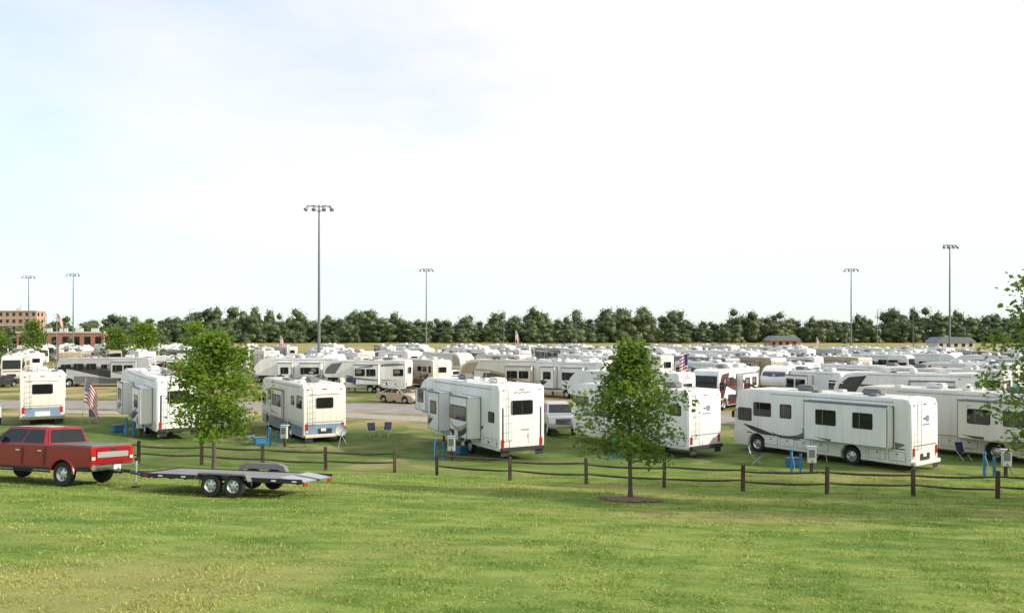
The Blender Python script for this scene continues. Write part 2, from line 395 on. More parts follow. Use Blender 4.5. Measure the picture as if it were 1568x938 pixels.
    if capc is not None:
        xe=L-.22
        for side in (1,-1):
            q=[(xe-1.3,2.15),(xe,2.15),(xe-.25,H-1.0),(xe-.9,H-.5),(xe-2.2,H-.35)] if kind=='F' else [(xe-1.0,1.1),(xe,1.1),(xe-.02,1.8),(xe-.35,H-.75),(xe-.7,H-.4),(xe-2.3,H-.3)]
            g.add([(x,side*(hw+.012),z) for x,z in q],[tuple(range(len(q)))],capc)
    if skirt is not None:
        n=int(L/.12)
        for side in (1,-1):
            for i in range(n):
                x0=.14+i*(Lb-.4)/n;x1=.14+(i+1)*(Lb-.4)/n
                zt=.98; zz=zb+.04
                for ax in axles:
                    for xx in (x0,x1):
                        if abs(xx-ax)<ar+.03: zz=max(zz,wr+.03+math.sqrt((ar+.03)**2-(xx-ax)**2))
                if zz<zt-.02: g.add([(x0,side*(hw+.004),zz),(x1,side*(hw+.004),zz),(x1,side*(hw+.004),zt),(x0,side*(hw+.004),zt)],[(0,1,2,3)],skirt)
        g.plate((-.022 if kind=='A' else 0,0,(zb+.3+1.05)/2),(0,1,0),(0,0,1),(-1,0,0),W-.35,.62,skirt,.05,.012)
    def win(side,x,z,w,h,bl=False):
        y=side*yf(side,x,z)
        g.plate((x,y,z),(1,0,0),(0,0,1),(0,side,0),w+.09,h+.09,BLACK,.08,.016)
        g.plate((x,y+side*.014,z),(1,0,0),(0,0,1),(0,side,0),w,h,GLASS,.06,.012)
        if bl or rnd.random()<.3: g.plate((x+w*.12,y+side*.024,z+h*.12),(1,0,0),(0,0,1),(0,side,0),w*.6,h*.55,BLIND,.02,.004)
        g.box((x+w*.15,y+side*.03,z),(.03,.012,h),PGREY)
    def comp(side,x,z,w,h):
        if not ok(x-w/2,z-h/2) or not ok(x+w/2,z+h/2): return
        if yf(side,x,z)>hw: return
        y=side*hw
        g.plate((x,y,z),(1,0,0),(0,0,1),(0,side,0),w+.04,h+.04,PGREY,.04,.008)
        g.plate((x,y+side*.003,z),(1,0,0),(0,0,1),(0,side,0),w,h,base if skirt is None else skirt,.03,.010)
        g.box((x,y+side*.018,z+h*.25),(.12,.014,.05),BLACK)
    zw=H-1.12 if kind!='F' else 2.35
    for side,sl in ((1,yo),(-1,yr)):
        for x0,x1,z0,z1,d in sl:
            l=x1-x0
            if l>2.2: win(side,x0+l*.28,(z0+z1)/2+.25,1.0,.72); win(side,x0+l*.72,(z0+z1)/2+.25,1.1,.72)
            else: win(side,(x0+x1)/2,(z0+z1)/2+.25,min(.9,l*.6),.7)
        x=.9
        while x<Lb-.9:
            free=all(not(x0-.7<x<x1+.7) for x0,x1,_,_,_ in sl)
            if free and rnd.random()<.85: win(side,x,zw,.66 if rnd.random()<.5 else 1.1,.70 if rnd.random()<.6 else .5)
            x+=1.55
        x=.7
        while x<Lb-.6:
            comp(side,x,zb+.38,.85,.42); x+=1.05
        g.box((L*.42,side*(hw+.004),H-.20 if kind!='F' else H-.30),(L*.68,.012,.035),PGREY)
    xd=Lb-2.3 if kind!='F' else Lb-1.2
    if all(not(x0-.4<xd<x1+.4) for x0,x1,_,_,_ in yr):
        g.plate((xd,-hw,zb+1.15),(1,0,0),(0,0,1),(0,-1,0),.72,1.9,PGREY,.08,.012); g.plate((xd,-hw-.01,zb+1.15),(1,0,0),(0,0,1),(0,-1,0),.66,1.84,base,.06,.02)
        g.plate((xd,-hw-.03,zb+1.6),(1,0,0),(0,0,1),(0,-1,0),.4,.5,GLASS,.04,.006)
    g.cyl((L*.25,-hw-.09,H-.28),(L*.72,-hw-.09,H-.28),.07,.07,PLAST,10)
    for xx in (L*.25,L*.72): g.box((xx,-hw-.05,H-1.1),(.06,.06,1.6),PLAST)
    for k,ax in enumerate(axles):
        for s in (1,-1):
            wheel(g,ax,s*(hw-.20),s,wr,.24,ALU if kind in 'AC' else PLAST)
    xr=-.02 if kind=='A' else 0.
    def rp(y,z,w,h,mat,r=.05,t=.015,o=0.): g.plate((xr-o,y,z),(0,1,0),(0,0,1),(-1,0,0),w,h,mat,r,t)
    wz=H-1.15
    if kind=='F':
        rp(0,wz-.1,1.35,.78,BLACK,.1,.02); rp(0,wz-.1,1.27,.7,GLASS,.08,.012,.018)
        rp(0,wz-.1,.03,.7,BLACK,.01,.006,.03)
        rp(.0,.98,1.5,.5,PLAST,.06,.03); rp(-.55,1.25,.34,.5,PLAST,.04,.05); rp(-.2,1.7,.5,.05,PGREY,.02,.02)
        sgn=[(-.5+.1*i,H-.45+.03*math.sin(i*1.7)) for i in range(11)]
        for (ya,za),(yb,zb2) in zip(sgn,sgn[1:]): rp((ya+yb)/2,(za+zb2)/2,.06,.09,GREYP,.02,.006)
        for s in (1,-1): rp(s*(hw-.24),1.75,.09,2.3,acc[0],.03,.006)
    else:
        if rwin:
            rp(0,wz,1.25 if kind!='A' else 1.1,.68,BLACK,.1,.02); rp(0,wz,1.17 if kind!='A' else 1.02,.60,GLASS,.08,.012,.018)
        else:
            rp(-.25,H-1.0,.34,.3,SBLUE,.1,.006); rp(.05,H-1.0,.2,.1,GREYP,.03,.006); rp(-.1,H-1.3,.7,.05,GREYP,.02,.006)
        rp(0,zb+.35,.9,.32,BLACK if kind=='A' else PLAST,.04,.02)
        rp(0,H-.62,1.9,.04,acc[0],.02,.006) if rwin else None
        rp(0,1.3,W-.4,.05,acc[0],.02,.006)
    for s in (1,-1):
        rp(s*(hw-.22),1.02,.16,.42,TLRED,.04,.035); rp(s*(hw-.22),.74,.14,.1,HEADL,.03,.03)
        rp(s*(hw-.3),H-.3,.12,.05,TLRED,.02,.03)
    rp(0,H-.28,.3,.05,TLRED,.02,.03)
    rp(.1,.82,.32,.17,PLAST,.01,.03,.02)
    g.box((-.12,0,zb+.08),(.16,W-.15,.2),CHROME if kind in 'C' else (base if kind=='A' else BLACK),.03)
    for s in (1,-1): g.box((-.04,s*(hw-.35),zb-.12),(.02,.5,.34),BLACK)
    ly=hw-.55 
    for s in (-.17,.17): g.tube([(xr-.02,ly+s,1.1),(xr-.13,ly+s,1.15),(xr-.13,ly+s,H-.05),(xr-.05,ly+s,H+.18),(xr+.3,ly+s,H+.18),(xr+.35,ly+s,H)],[.016]*6,ALU,6)
    for k in range(7): g.cyl((xr-.13,ly-.17,1.2+k*(H-1.3)/6.3),(xr-.13,ly+.17,1.2+k*(H-1.3)/6.3),.013,.013,ALU,6)
    zr=H+.0 if kind!='F' else H-.12
    for ax in ([L*.25,L*.62] if L>8.5 else [L*.45]):
        g.box((ax,0,zr+.17),(1.05,.72,.33),PLAST if rnd.random()<.6 else PGREY,.09); g.box((ax-.3,0,zr+.19),(.3,.62,.2),PGREY,.02)
    for k in range(rnd.randint(3,5)):
        g.box((rnd.uniform(.8,Lb-.8),rnd.choice((-.75,.75,.8,-.6)),zr+.07),(.42,.42,.15),rnd.choice((PLAST,PGREY,PLAST)),.03)
    if rnd.random()<.4:
        xx=L*.45
        bm=bmesh.new(); bmesh.ops.create_uvsphere(bm,u_segments=14,v_segments=8,radius=.28)
        g.addbm(bm,PLAST,Matrix.Translation((xx,.55,zr+.14))); bm.free()
    g.cyl((L*.5,-.7,zr),(L*.5,-.7,zr+.5),.012,.012,ALU,5); g.box((L*.5,-.7,zr+.5),(.9,.05,.05),PLAST,.01)
    if kind=='A':
        g.inset([(L+.0,-hw+.14,1.72),(L+.0,hw-.14,1.72),(L-.13,hw-.16,H-.52),(L-.13,-hw+.16,H-.52)],0,1,0,1,.02,BLACK)
        for a,b2 in ((.02,.49),(.51,.98)): g.inset([(L+.0,-hw+.14,1.72),(L+.0,hw-.14,1.72),(L-.13,hw-.16,H-.52),(L-.13,-hw+.16,H-.52)],a,b2,.03,.97,.03,GLASS)
        g.plate((L+.06,0,.85),(0,1,0),(0,0,1),(1,0,0),1.1,.4,BLACK,.08,.02)
        for s in (1,-1):
            g.plate((L+.06,s*.9,.92),(0,1,0),(0,0,1),(1,0,0),.42,.24,HEADL,.08,.03)
            g.box((L-.05,s*(hw+.18),2.1),(.14,.2,.42),BLACK if s>0 else PLAST,.05); g.cyl((L-.2,s*(hw-.05),2.4),(L-.05,s*(hw+.18),2.25),.025,.025,BLACK,6)
            g.plate((L-.75,s*(hw+.012),2.15),(1,0,0),(0,0,1),(0,s,0),.95,.75,BLACK,.1,.02); g.plate((L-.75,s*(hw+.03),2.15),(1,0,0),(0,0,1),(0,s,0),.88,.68,GLASS,.08,.008)
        g.plate((L+.055,0,1.42),(0,1,0),(0,0,1),(1,0,0),2.1,.14,acc[0],.05,.01)
    elif kind=='F':
        g.box((L-.7,0,1.5),(1.1,.45,.35),BLACK,.05); g.box((L-.75,0,1.25),(.3,.3,.35),BLACK,.03)
        for s in (1,-1): g.box((Lb-.35,s*.9,.35),(.12,.12,.75),PGREY); g.box((Lb-.35,s*.9,.015),(.28,.28,.03),PGREY)
        for s in (1,-1): g.plate((L-.2,s*.6,2.9),(0,1,0),(-.53,0,.85),(.85,0,.53),.95,.28,acc[0],.12,.02)
        g.plate((L-.15,0,2.72),(0,1,0),(-.53,0,.85),(.85,0,.53),1.0,.2,acc[1%len(acc)],.1,.03)
        if capc: g.plate((L-.27,0,2.85),(0,1,0),(-.53,0,.85),(.85,0,.53),W-.3,.75,capc,.2,.05)
    elif kind=='T':
        g.box((L+.55,0,.5),(1.3,.12,.12),BLACK); 
        for s in (1,-1): g.cyl((L-.2,s*.7,.5),(L+1.1,0,.5),.05,.05,BLACK,6); g.cyl((L+.2,s*.18,.55),(L+.2,s*.18,1.0),.15,.15,PLAST,12)
        g.cyl((L+.9,0,0),(L+.9,0,.9),.04,.04,ALU,8)
        g.plate((L-.03,0,1.9),(0,1,0),(-.1,0,1),(1,0,.1),1.3,.55,GLASS,.1,.03)
    else:
        cab=arch_bottom(L,L-1.7,.42,[L-.75],.46,.42)+[(L-1.7,1.95),(L-1.45,2.0),(L-.85,1.3),(L-.1,1.08),(L+.05,.95),(L+.05,.5)]
        g.extr(cab,-hw+.24,hw-.24,base,.06,.7)
        g.inset([(L-.87,-.95,1.32),(L-.87,.95,1.32),(L-1.4,.85,1.95),(L-1.4,-.85,1.95)],.04,.96,.05,.95,.02,GLASS)
        for s in (1,-1):
            g.plate((L-1.25,s*(hw-.24),1.55),(1,0,0),(0,0,1),(0,s,0),.6,.42,GLASS,.06,.015)
            g.plate((L+.05,s*.72,.85),(0,1,0),(0,0,1),(1,0,0),.3,.2,HEADL,.05,.02)
            wheel(g,L-.75,s*(hw-.4),s,.40,.24,ALU)
        g.plate((L+.05,0,.82),(0,1,0),(0,0,1),(1,0,0),.8,.25,BLACK,.05,.02)
        g.plate((L-.52,0,2.5),(0,1,0),(.2,0,1),(1,0,-.1),1.3,.4,GLASS,.1,.04)
    nm={'A':'motorhome','F':'fifth_wheel_trailer','T':'travel_trailer','C':'cab_over_motorhome'}[kind]
    return g.mesh(nm),nm,L,W
FOOT=[]
def clear(x,y,hx,hy,L,rad=1.75):
    pts=[(x+hx*t,y+hy*t) for t in np.linspace(.6,L-.6,max(2,int(L/1.6)))]
    for (a,b_,r) in FOOT:
        for p in pts:
            if (p[0]-a)**2+(p[1]-b_)**2<(rad+r)**2: return False
    return True
def occupy(x,y,hx,hy,L,rad=1.75):
    for t in np.linspace(.6,L-.6,max(2,int(L/1.6))): FOOT.append((x+hx*t,y+hy*t,rad))
def put(rv,x,y,hd,corner=True,force=True,name=None):
    me,nm,L,W=rv; hx,hy=hd; l=math.hypot(hx,hy); hx/=l;hy/=l
    if corner: x+=hy*W/2; y-=hx*W/2
    if not force and not clear(x,y,hx,hy,L): return None
    occupy(x,y,hx,hy,L)
    z0=T(x,y); z1=T(x+hx*L,y+hy*L)
    o=inst(nm,me,(x,y,z0)); o.rotation_euler=(0,-math.atan2(z1-z0,L),math.atan2(hy,hx)); return o
def nose(rv,x,y,hd):
    me,nm,L,W=rv; l=math.hypot(*hd); hx,hy=hd[0]/l,hd[1]/l
    return put(rv,x-hx*L,y-hy*L,hd,False)
# front row
put(make_rv('C',8.2,3.6,CREAM,[SBLUE,GREYP],2,11,skirt=SBLUE,W=2.7,wk=1),-33.3,55.2,(-.50,.866))
put(make_rv('F',10.5,4.0,WHITE,[CHAR,GREYP],1,12,slidesL=[(1.0,3.2,1.0,3.2,.75),(6.2,8.0,1.0,3.1,.7)],W=2.6,wk=1.5),-22.0,50.5,(-.6,.8))
put(make_rv('A',10.9,3.65,CREAM,[SBLUE,GREYP],2,13,slidesL=[(4.6,7.6,1.1,3.0,.15)],skirt=SBLUE,W=2.75,wk=.8),-13.0,50.8,(-.5,.866))
put(make_rv('F',11.6,4.15,WHITE,[CHAR,TANB],1,14,slidesL=[(2.2,4.6,1.05,3.3,.85),(6.3,8.0,1.05,3.3,.8),(9.2,11.0,1.95,3.3,.45)],W=2.8,wk=2.0),-.7,43.4,(-.47,.883))
put(make_rv('T',9.6,3.75,WHITE,[SBLUE,GREYP],2,15,slidesL=[(3.4,6.8,1.0,3.1,.6)],W=2.75,wk=.8,rwin=False),9.6,44.4,(-.6,.8))
put(make_rv('A',10.6,3.62,WHITE,[GREYP,CHAR],5,16,slidesL=[(.9,5.6,1.15,3.2,.55)],W=2.7,wk=1.5,rwin=False),19.6,40.1,(-.6,.8))
put(make_rv('A',11.8,3.65,CREAM,[CHAR,TANB],5,17,slidesL=[(1.2,5.2,1.1,3.2,.75),],W=2.65,wk=2.0),28.2,41.2,(-.6,.8))
# prototypes
PR=[make_rv('F',10.6,3.9,WHITE,[CHAR,BROWN],1,21,slidesL=[(2,4.6,1.0,3.2,.8),(5.6,7.4,1,3.2,.6)],wk=2.4),
 make_rv('F',10.0,3.8,WHITE,[NAVY,GREYP],3,22,slidesL=[(3,6,1.0,3.2,.8)],capc=GREYP),
 make_rv('F',11.0,3.95,CREAM,[MAROON,TANB],4,23,slidesL=[(1.2,3.6,1.0,3.2,.8)],slidesR=[(4,6.5,1,3.2,.7)],capc=MAROON),
 make_rv('A',10.8,3.6,WHITE,[MAROON,GREYP],4,24,slidesL=[(4.5,8,1.1,3.1,.7)]),
 make_rv('A',11.4,3.65,LGREY,[CHAR,GREYP],4,25,slidesL=[(1.5,4.5,1.1,3.1,.7)],skirt=GREYP),
 make_rv('A',9.6,3.5,CREAM,[BROWN,GOLD],1,26,skirt=TANB,capc=BROWN,wk=2.6),
 make_rv('A',11.8,3.7,TANB,[BROWN,CREAM],4,27,slidesL=[(2,6,1.1,3.2,.7)],skirt=BROWN,capc=CHAR),
 make_rv('A',10.2,3.6,WHITE,[MAROON,CHAR],4,28,slidesL=[(2,6,1.1,3.1,.6)],skirt=MAROON,capc=MAROON),
 make_rv('T',8.6,3.35,WHITE,[GREYP,NAVY],2,29,slidesL=[(3,6,1.0,2.9,.7)]),
 make_rv('T',7.4,3.2,WHITE,[CHAR,MAROON],3,30),
 make_rv('C',8.4,3.4,WHITE,[SBLUE,NAVY],2,31),
 make_rv('C',7.6,3.3,WHITE,[MAROON,GREYP],0,32),
 make_rv('F',10.4,3.9,WHITE,[CHAR,MAROON],4,33,slidesL=[(2,5,1.0,3.2,.8)],capc=CHAR),
 make_rv('A',10.4,3.55,WHITE,[NAVY,SBLUE],3,34,capc=NAVY),
 make_rv('A',11.0,3.7,GREYP,[CHAR,CREAM],3,35,slidesL=[(2,5,1.1,3.1,.6)]),
 make_rv('F',10.8,4.0,CREAM,[BROWN,TANB],4,36,slidesL=[(2,5,1.0,3.2,.8)],capc=TANB),
 make_rv('A',11.2,3.7,CREAM,[TANB,BROWN],4,37,slidesL=[(2,6,1.1,3.2,.7)],skirt=TANB,capc=TANB),
 make_rv('A',9.8,3.5,BROWN,[TANB,CREAM],3,38)]
# second row
nose(PR[4],-57.5,104,(-1,-.08)); nose(PR[3],-50,113,(-1,-.05))
nose(PR[0],-30.8,99,(-1,.12)); nose(PR[1],-21.5,95,(-1,.2))
put(PR[6],-14.6,97,(-.35,.93)); put(PR[5],-9.5,98,(-.5,.86))
nose(PR[15],-5.5,92,(-.93,.35)) 
nose(PR[0],1.5,90,(-.8,.6)); nose(PR[2],6.2,84,(-.6,-.8))
nose(PR[1],24.6,77,(-.62,-.78)); nose(PR[7],17.0,72,(-.6,-.8))
put(PR[8],29.0,72,(-.5,.86)); put(PR[12],35,60.5,(-.92,.4)); put(PR[16],41,68,(-.7,.7))
put(PR[0],12.5,61,(-.75,.66)); put(PR[10],45,57,(-.7,.7)); put(PR[3],37.5,77,(-.5,.86))
# ---------------------------------------------------------------- cars
def frustum(g,b0,b1,t0,t1,z0,z1,wb,wt,mat):
    bm=bmesh.new()
    P_=[(b0,-wb,z0),(b1,-wb,z0),(b1,wb,z0),(b0,wb,z0),(t0,-wt,z1),(t1,-wt,z1),(t1,wt,z1),(t0,wt,z1)]
    v=[bm.verts.new(p) for p in P_]
    for f in ((3,2,1,0),(4,5,6,7),(0,1,5,4),(1,2,6,5),(2,3,7,6),(3,0,4,7)): bm.faces.new([v[i] for i in f])
    bmesh.ops.bevel(bm,geom=[e for e in bm.edges if max(e.verts[0].co.z,e.verts[1].co.z)>z0+.01],offset=.07,segments=3,affect='EDGES')
    g.addbm(bm,mat); bm.free()
    return P_
def make_vehicle(kind,col):
    g=G()
    if kind=='pickup':
        L,W,zb=6.25,2.03,.58; ax=[1.27,5.25]; r=.43
        top=[(0,.85),(0,1.38),(.06,1.44),(2.03,1.44),(2.06,1.44),(4.7,1.43),(5.75,1.37),(6.12,1.28),(6.22,1.1),(6.25,.62)]
        cab=(2.08,4.95,2.26,4.05,1.42,2.05,.95,.78)
    elif kind=='sedan':
        L,W,zb=4.75,1.82,.28; ax=[1.0,3.75]; r=.33
        top=[(0,.55),(.03,.85),(.12,.97),(1.0,1.0),(3.4,.98),(4.4,.82),(4.68,.66),(4.75,.35)]
        cab=(.55,3.55,1.35,2.7,.97,1.45,.82,.60)
    else:
        L,W,zb=4.9,1.9,.33; ax=[.95,3.85]; r=.37
        top=[(0,.55),(.0,1.0),(.08,1.1),(3.6,1.08),(4.55,.98),(4.82,.8),(4.9,.42)]
        cab=(.1,3.85,.45,3.0,1.06,1.75,.87,.70)
    ar=r+.08
    bot=arch_bottom(L-.02,.02,zb,ax,ar,r+.02)
    poly=bot+top
    gg=G(); gg.extr(poly,-W/2,W/2,col,.06,zb+.25)
    zmid=zb+(top[2][1]-zb)*.55
    vs=[]
    for x,y,z in gg.v:
        k=1-.05*((z-zmid)/.5)**2
        e=1-.05*max(0,(x-(L-.8))/.8)**2-.03*max(0,(.5-x)/.5)**2
        vs.append((x,y*k*e,z))
    g.add(vs,gg.f,col)
    g.box((L/2,0,zb+.12),(L*.9,W-.5,.34),BLACK)
    b0,b1,t0,t1,z0,z1,wb,wt=cab
    P_=frustum(g,b0,b1,t0,t1,z0,z1,wb,wt,col)
    sides=[([P_[0],P_[1],P_[5],P_[4]]),([P_[2],P_[3],P_[7],P_[6]])]
    for k,q in enumerate(sides):
        segs={'pickup':[(.07,.42),(.46,.93)],'sedan':[(.10,.46),(.50,.92)],'suv':[(.05,.26),(.29,.58),(.62,.93)]}[kind]
        for a,b_ in segs:
            if k==1: a,b_=1-b_,1-a
            g.inset(q,a,b_,.10,.86,.012,GLASS)
    g.inset([P_[1],P_[2],P_[6],P_[5]],.07,.93,.08,.88,.012,GLASS)
    g.inset([P_[3],P_[0],P_[4],P_[7]],.08,.92,.12,.86,.012,GLASS)
    for x in ax:
        for s in (1,-1): wheel(g,x,s*(W/2-.16),s,r,.27,ALU)
    for s in (1,-1):
        if kind=='pickup':
            g.plate((0.01,s*(W/2-.14),1.15),(0,1,0),(0,0,1),(-1,0,0),.2,.48,TLRED,.04,.03)
            g.plate((.0,s*(W/2-.14),1.02),(0,1,0),(0,0,1),(-1,0,0),.14,.1,HEADL,.02,.034)
            for x0,x1 in ((2.14,3.15),(3.19,4.45)):
                for xx in (x0,x1): g.box((xx,s*(W/2-.003),1.0),(.014,.008,.62),BLACK)
                g.box((x0+.2,s*(W/2-.005),1.22),(.2,.035,.045),CHROME,.01)
            g.box((2.09,s*(W/2-.003),1.05),(.02,.01,.66),BLACK)
            g.box((3.2,s*(W/2-.04),.5),(2.6,.16,.05),BLACK,.02)
            g.box((3.25,s*(W/2-.045),.60),(2.95,.06,.10),BLACK,.01); g.box((.35,s*(W/2-.06),.66),(.6,.06,.14),BLACK,.01)
            for x in ax:
                vs=[];fs=[]
                for k in range(13):
                    a=math.pi*k/12
                    for rr,yy in ((ar-.01,W/2+.01),(ar+.06,W/2+.012),(ar+.075,W/2-.03)): vs.append((x+rr*math.cos(a),s*yy,r+.02+rr*math.sin(a)))
                for k in range(12):
                    for j in (0,1): fs.append((3*k+j,3*k+j+1,3*k+j+4,3*k+j+3))
                g.add(vs,fs,col)
        else:
            g.plate((-.0,s*(W/2-.26),.82 if kind=='sedan' else .92),(0,1,0),(0,0,1),(-1,0,0),.34,.16,TLRED,.04,.03)
        hz={'pickup':1.05,'sedan':.66,'suv':.82}[kind]; hx={'pickup':L-.02,'sedan':L-.05,'suv':L-.07}[kind]
        g.plate((hx,s*(W/2-.27),hz),(0,1,0),(-.15,0,1),(1,0,.15),.38,.2 if kind!='pickup' else .28,HEADL,.05,.03)
        mx=b1-.55 if kind!='pickup' else b1-.6
        g.box((mx,s*(W/2+.12),z0+.16),(.12,.24,.2 if kind!='pickup' else .32),col if kind!='pickup' else BLACK,.03)
    gz={'pickup':1.02,'sedan':.52,'suv':.66}[kind]
    g.plate((L+.0 if kind!='pickup' else L-.03,0,gz),(0,1,0),(0,0,1),(1,0,0),1.0 if kind=='pickup' else .8,.36 if kind=='pickup' else .16,BLACK,.05,.02)
    if kind=='pickup':
        for k in range(3): g.box((L+.0,0,.92+.1*k),(.03,.98,.03),CHROME,.005)
        g.box((L+.08,0,.68),(.22,1.98,.2),CHROME,.05)
        g.box((-.12,0,.70),(.24,1.98,.2),CHROME,.05); g.box((-.13,0,.805),(.2,1.2,.015),BLACK)
        g.plate((-.24,0,.70),(0,1,0),(0,0,1),(-1,0,0),.32,.16,PLAST,.01,.012)
        g.plate((0,0,1.15),(0,1,0),(0,0,1),(-1,0,0),1.46,.5,col,.04,.02); g.plate((-.018,0,1.14),(0,1,0),(0,0,1),(-1,0,0),1.42,.2,SILVER,.03,.012)
        g.plate((-.02,0,1.32),(0,1,0),(0,0,1),(-1,0,0),.28,.07,BLACK,.02,.014)
        g.box((1.02,0,1.452),(1.9,1.80,.035),PGREY,.01); 
        for k in range(1,4): g.box((.1+k*.47,0,1.472),(.02,1.75,.01),BLACK)
        g.box((-.25,0,.5),(.4,.08,.08),BLACK); g.cyl((-.42,0,.5),(-.42,0,.62),.03,.03,CHROME,8)
        g.box((2.2,0,2.03),(.04,.3,.03),TLRED)
    else:
        g.box((-.02,0,zb+.22),(.12,W-.1,.28),col,.05); g.box((L-.0,0,zb+.12),(.12,W-.12,.2),col,.05)
        g.plate((-.08,0,zb+.3),(0,1,0),(0,0,1),(-1,0,0),.32,.14,PLAST,.01,.012)
    nm={'pickup':'pickup_truck','sedan':'sedan_car','suv':'suv_car'}[kind]
    return g.mesh(nm),nm,L,W
def tilt(o,x,y,hx,hy,L,sc=1.):
    z0=T(x,y); f=(T(x+hx*L,y+hy*L)-z0)/L; lx,ly=-hy,hx; s=(T(x+lx*2+hx*L/2,y+ly*2+hy*L/2)-T(x-lx*2+hx*L/2,y-ly*2+hy*L/2))/4
    X=Vector((hx,hy,f)).normalized(); Yv_=Vector((lx,ly,s)); Z=X.cross(Yv_).normalized(); Yv_=Z.cross(X)
    M=Matrix((X*sc,Yv_*sc,Z*sc)).transposed().to_4x4(); M.translation=(x,y,z0+.01); o.matrix_world=M
red=make_vehicle('pickup',RED)
h=Vector((-1,.34)).normalized()
px,py=-14.5,29.5
o=inst(red[1],red[0],(px,py,T(px,py))); tilt(o,px,py,h.x,h.y,6.2)
sed=make_vehicle('sedan',GOLD); o=inst(sed[1],sed[0],(-13.0,81.5,0),math.atan2(-.55,.83)); occupy(-13,81.5,.83,-.55,4.7,1.2)
sil=make_vehicle('pickup',SILVER); inst(sil[1],sil[0],(2.9,60.3,0),math.atan2(-1,.08)); occupy(2.9,60.3,0,-1,6.2,1.2)
suvw=make_vehicle('suv',WHITE); inst(suvw[1],suvw[0],(-21.6,60.5,T(-21.6,62)),math.atan2(.86,-.5)+3.14)
suvs=make_vehicle('suv',SILVER); sedk=make_vehicle('sedan',CHAR); sedw=make_vehicle('sedan',WHITE); pkw=make_vehicle('pickup',WHITE); pkc=make_vehicle('pickup',NAVY); suvm=make_vehicle('suv',MAROON)
CARS=[suvs,sedk,sedw,pkw,pkc,suvm,sil,suvw,red]
def putcar(c,x,y,hx,hy):
    if clear(x,y,hx,hy,c[2],1.3): occupy(x,y,hx,hy,c[2],1.2); inst(c[1],c[0],(x,y,T(x,y)),math.atan2(hy,hx))
putcar(sedk,-64,105,-.2,-1); putcar(suvs,-37,88,-.9,.1); putcar(suvm,21,62,-.5,-.8); putcar(pkc,-30,89,-1,0)
rr=random.Random(11)
Yr=76; k=0
while Yr<205:
    x=-.64*Yr-14
    sg=1 if k%2==0 else -1
    while x<.64*Yr+16:
        x+=rr.uniform(4.9,8.6)
        if Yr<90 and x<14: continue
        if x>62 and Yr>172: continue
        if rr.random()<.17: 
            c=rr.choice(CARS); putcar(c,x,Yr+rr.uniform(-2,2),-.5*sg,.86*sg); continue
        rv=rr.choice(PR)
        if rr.random()<.15: sg2=-sg
        else: sg2=sg
        a=rr.gauss(0,.2)+ (0 if x<30 else .1)
        hx,hy=-.5*sg2-a*.8,.866*sg2-a*.4
        me,nm,L,W=rv; l=math.hypot(hx,hy);hx/=l;hy/=l
        yy=Yr+rr.uniform(-2.5,2.5)+(0 if sg2>0 else 9)
        if put(rv,x,yy,(hx,hy),False,False) and rr.random()<.4:
            c=rr.choice(CARS); putcar(c,x+2.9,Yr-5,-.5,.86)
    Yr+=13.2; k+=1
# ---------------------------------------------------------------- flatbed trailer (local x: rear 0 -> tongue)
g=G()
Ld=6.1; hw=1.05; zd=.62
n=9
for i in range(n): g.box((Ld/2+.45,-hw+.1+(i+.5)*(2*hw-.2)/n,zd),(Ld-.9,(2*hw-.2)/n-.012,.045),DECKW,.004)
for s in (1,-1):
    g.box((Ld/2,s*hw,zd-.03),(Ld,.09,.14),TRAILB,.012)
    for x in (.25,1.0,2.0,4.4,5.3,5.9): g.box((x,s*(hw+.052),zd-.03),(.16,.012,.05),TLRED if int(x*2)%2 else PLAST)
    for x in (1.5,4.6,5.5): g.box((x,s*(hw+.07),zd-.04),(.06,.05,.1),TRAILB)
for x in np.arange(.2,Ld,.6): g.box((x,0,zd-.09),(.07,2*hw-.1,.1),TRAILB)
g.box((Ld-.05,0,zd-.02),(.1,2*hw,.15),TRAILB,.01); 
rot=Matrix.Rotation(R(-7),4,'Y')
for s in (1,-1): g.box((.42,s*.55,zd-.01),(.95,.85,.05),ALU,.005,rot)
for k in range(6): g.box((.05+.16*k,0,zd+.022-.02*(5-k)),(.03,1.9,.02),TRAILB)
for s in (1,-1): g.box((-.02,s*.85,zd-.12),(.05,.28,.14),TLRED,.01)
for s in (1,-1): g.cyl((Ld-.1,s*.75,zd-.12),(Ld+1.35,0,zd-.08),.05,.05,TRAILB,8)
g.box((Ld+1.5,0,zd-.05),(.35,.12,.12),TRAILB,.02); g.cyl((Ld+1.05,0,.06),(Ld+1.05,0,1.0),.035,.035,ALU,8); g.box((Ld+1.05,0,1.0),(.1,.1,.1),TRAILB,.01); g.box((Ld+1.05,0,.03),(.2,.2,.05),TRAILB)
g.tube([(Ld+1.1,.1,.5),(Ld+1.3,.12,.3),(Ld+1.55,.1,.32),(Ld+1.75,.1,.5)],[.012]*4,ALU,5)
for x in (2.35,3.2):
    g.cyl((x,-hw-.1,.35),(x,hw+.1,.35),.04,.04,TRAILB,8)
    for s in (1,-1): wheel(g,x,s*(hw+.17),s,.37,.2,ALU)
for s in (-1,1):
    top=[]
    for t in np.linspace(0,1,17):
        x=1.78+t*2.0; zt=.78+(.14 if s<0 else .0)*min(1,math.sin(math.pi*t)*1.8)
        if t<.02 or t>.98: zt=.55
        top.append((x,zt))
    for (xa,za),(xb,zb_) in zip(top,top[1:]):
        y0=s*(hw+.045);y1=s*(hw+.29)
        g.add([(xa,y0,za),(xb,y0,zb_),(xb,y1,zb_),(xa,y1,za),(xa,y1,za-.05),(xb,y1,zb_-.05),(xa,y0,za-.2),(xb,y0,zb_-.2)],[(0,1,2,3),(3,2,5,4),(0,1,7,6)],PGREY)
TR=g.mesh('flatbed_trailer')
h=Vector((-1,.26)).normalized()
hx_,hy_=-14.5+.45,29.35
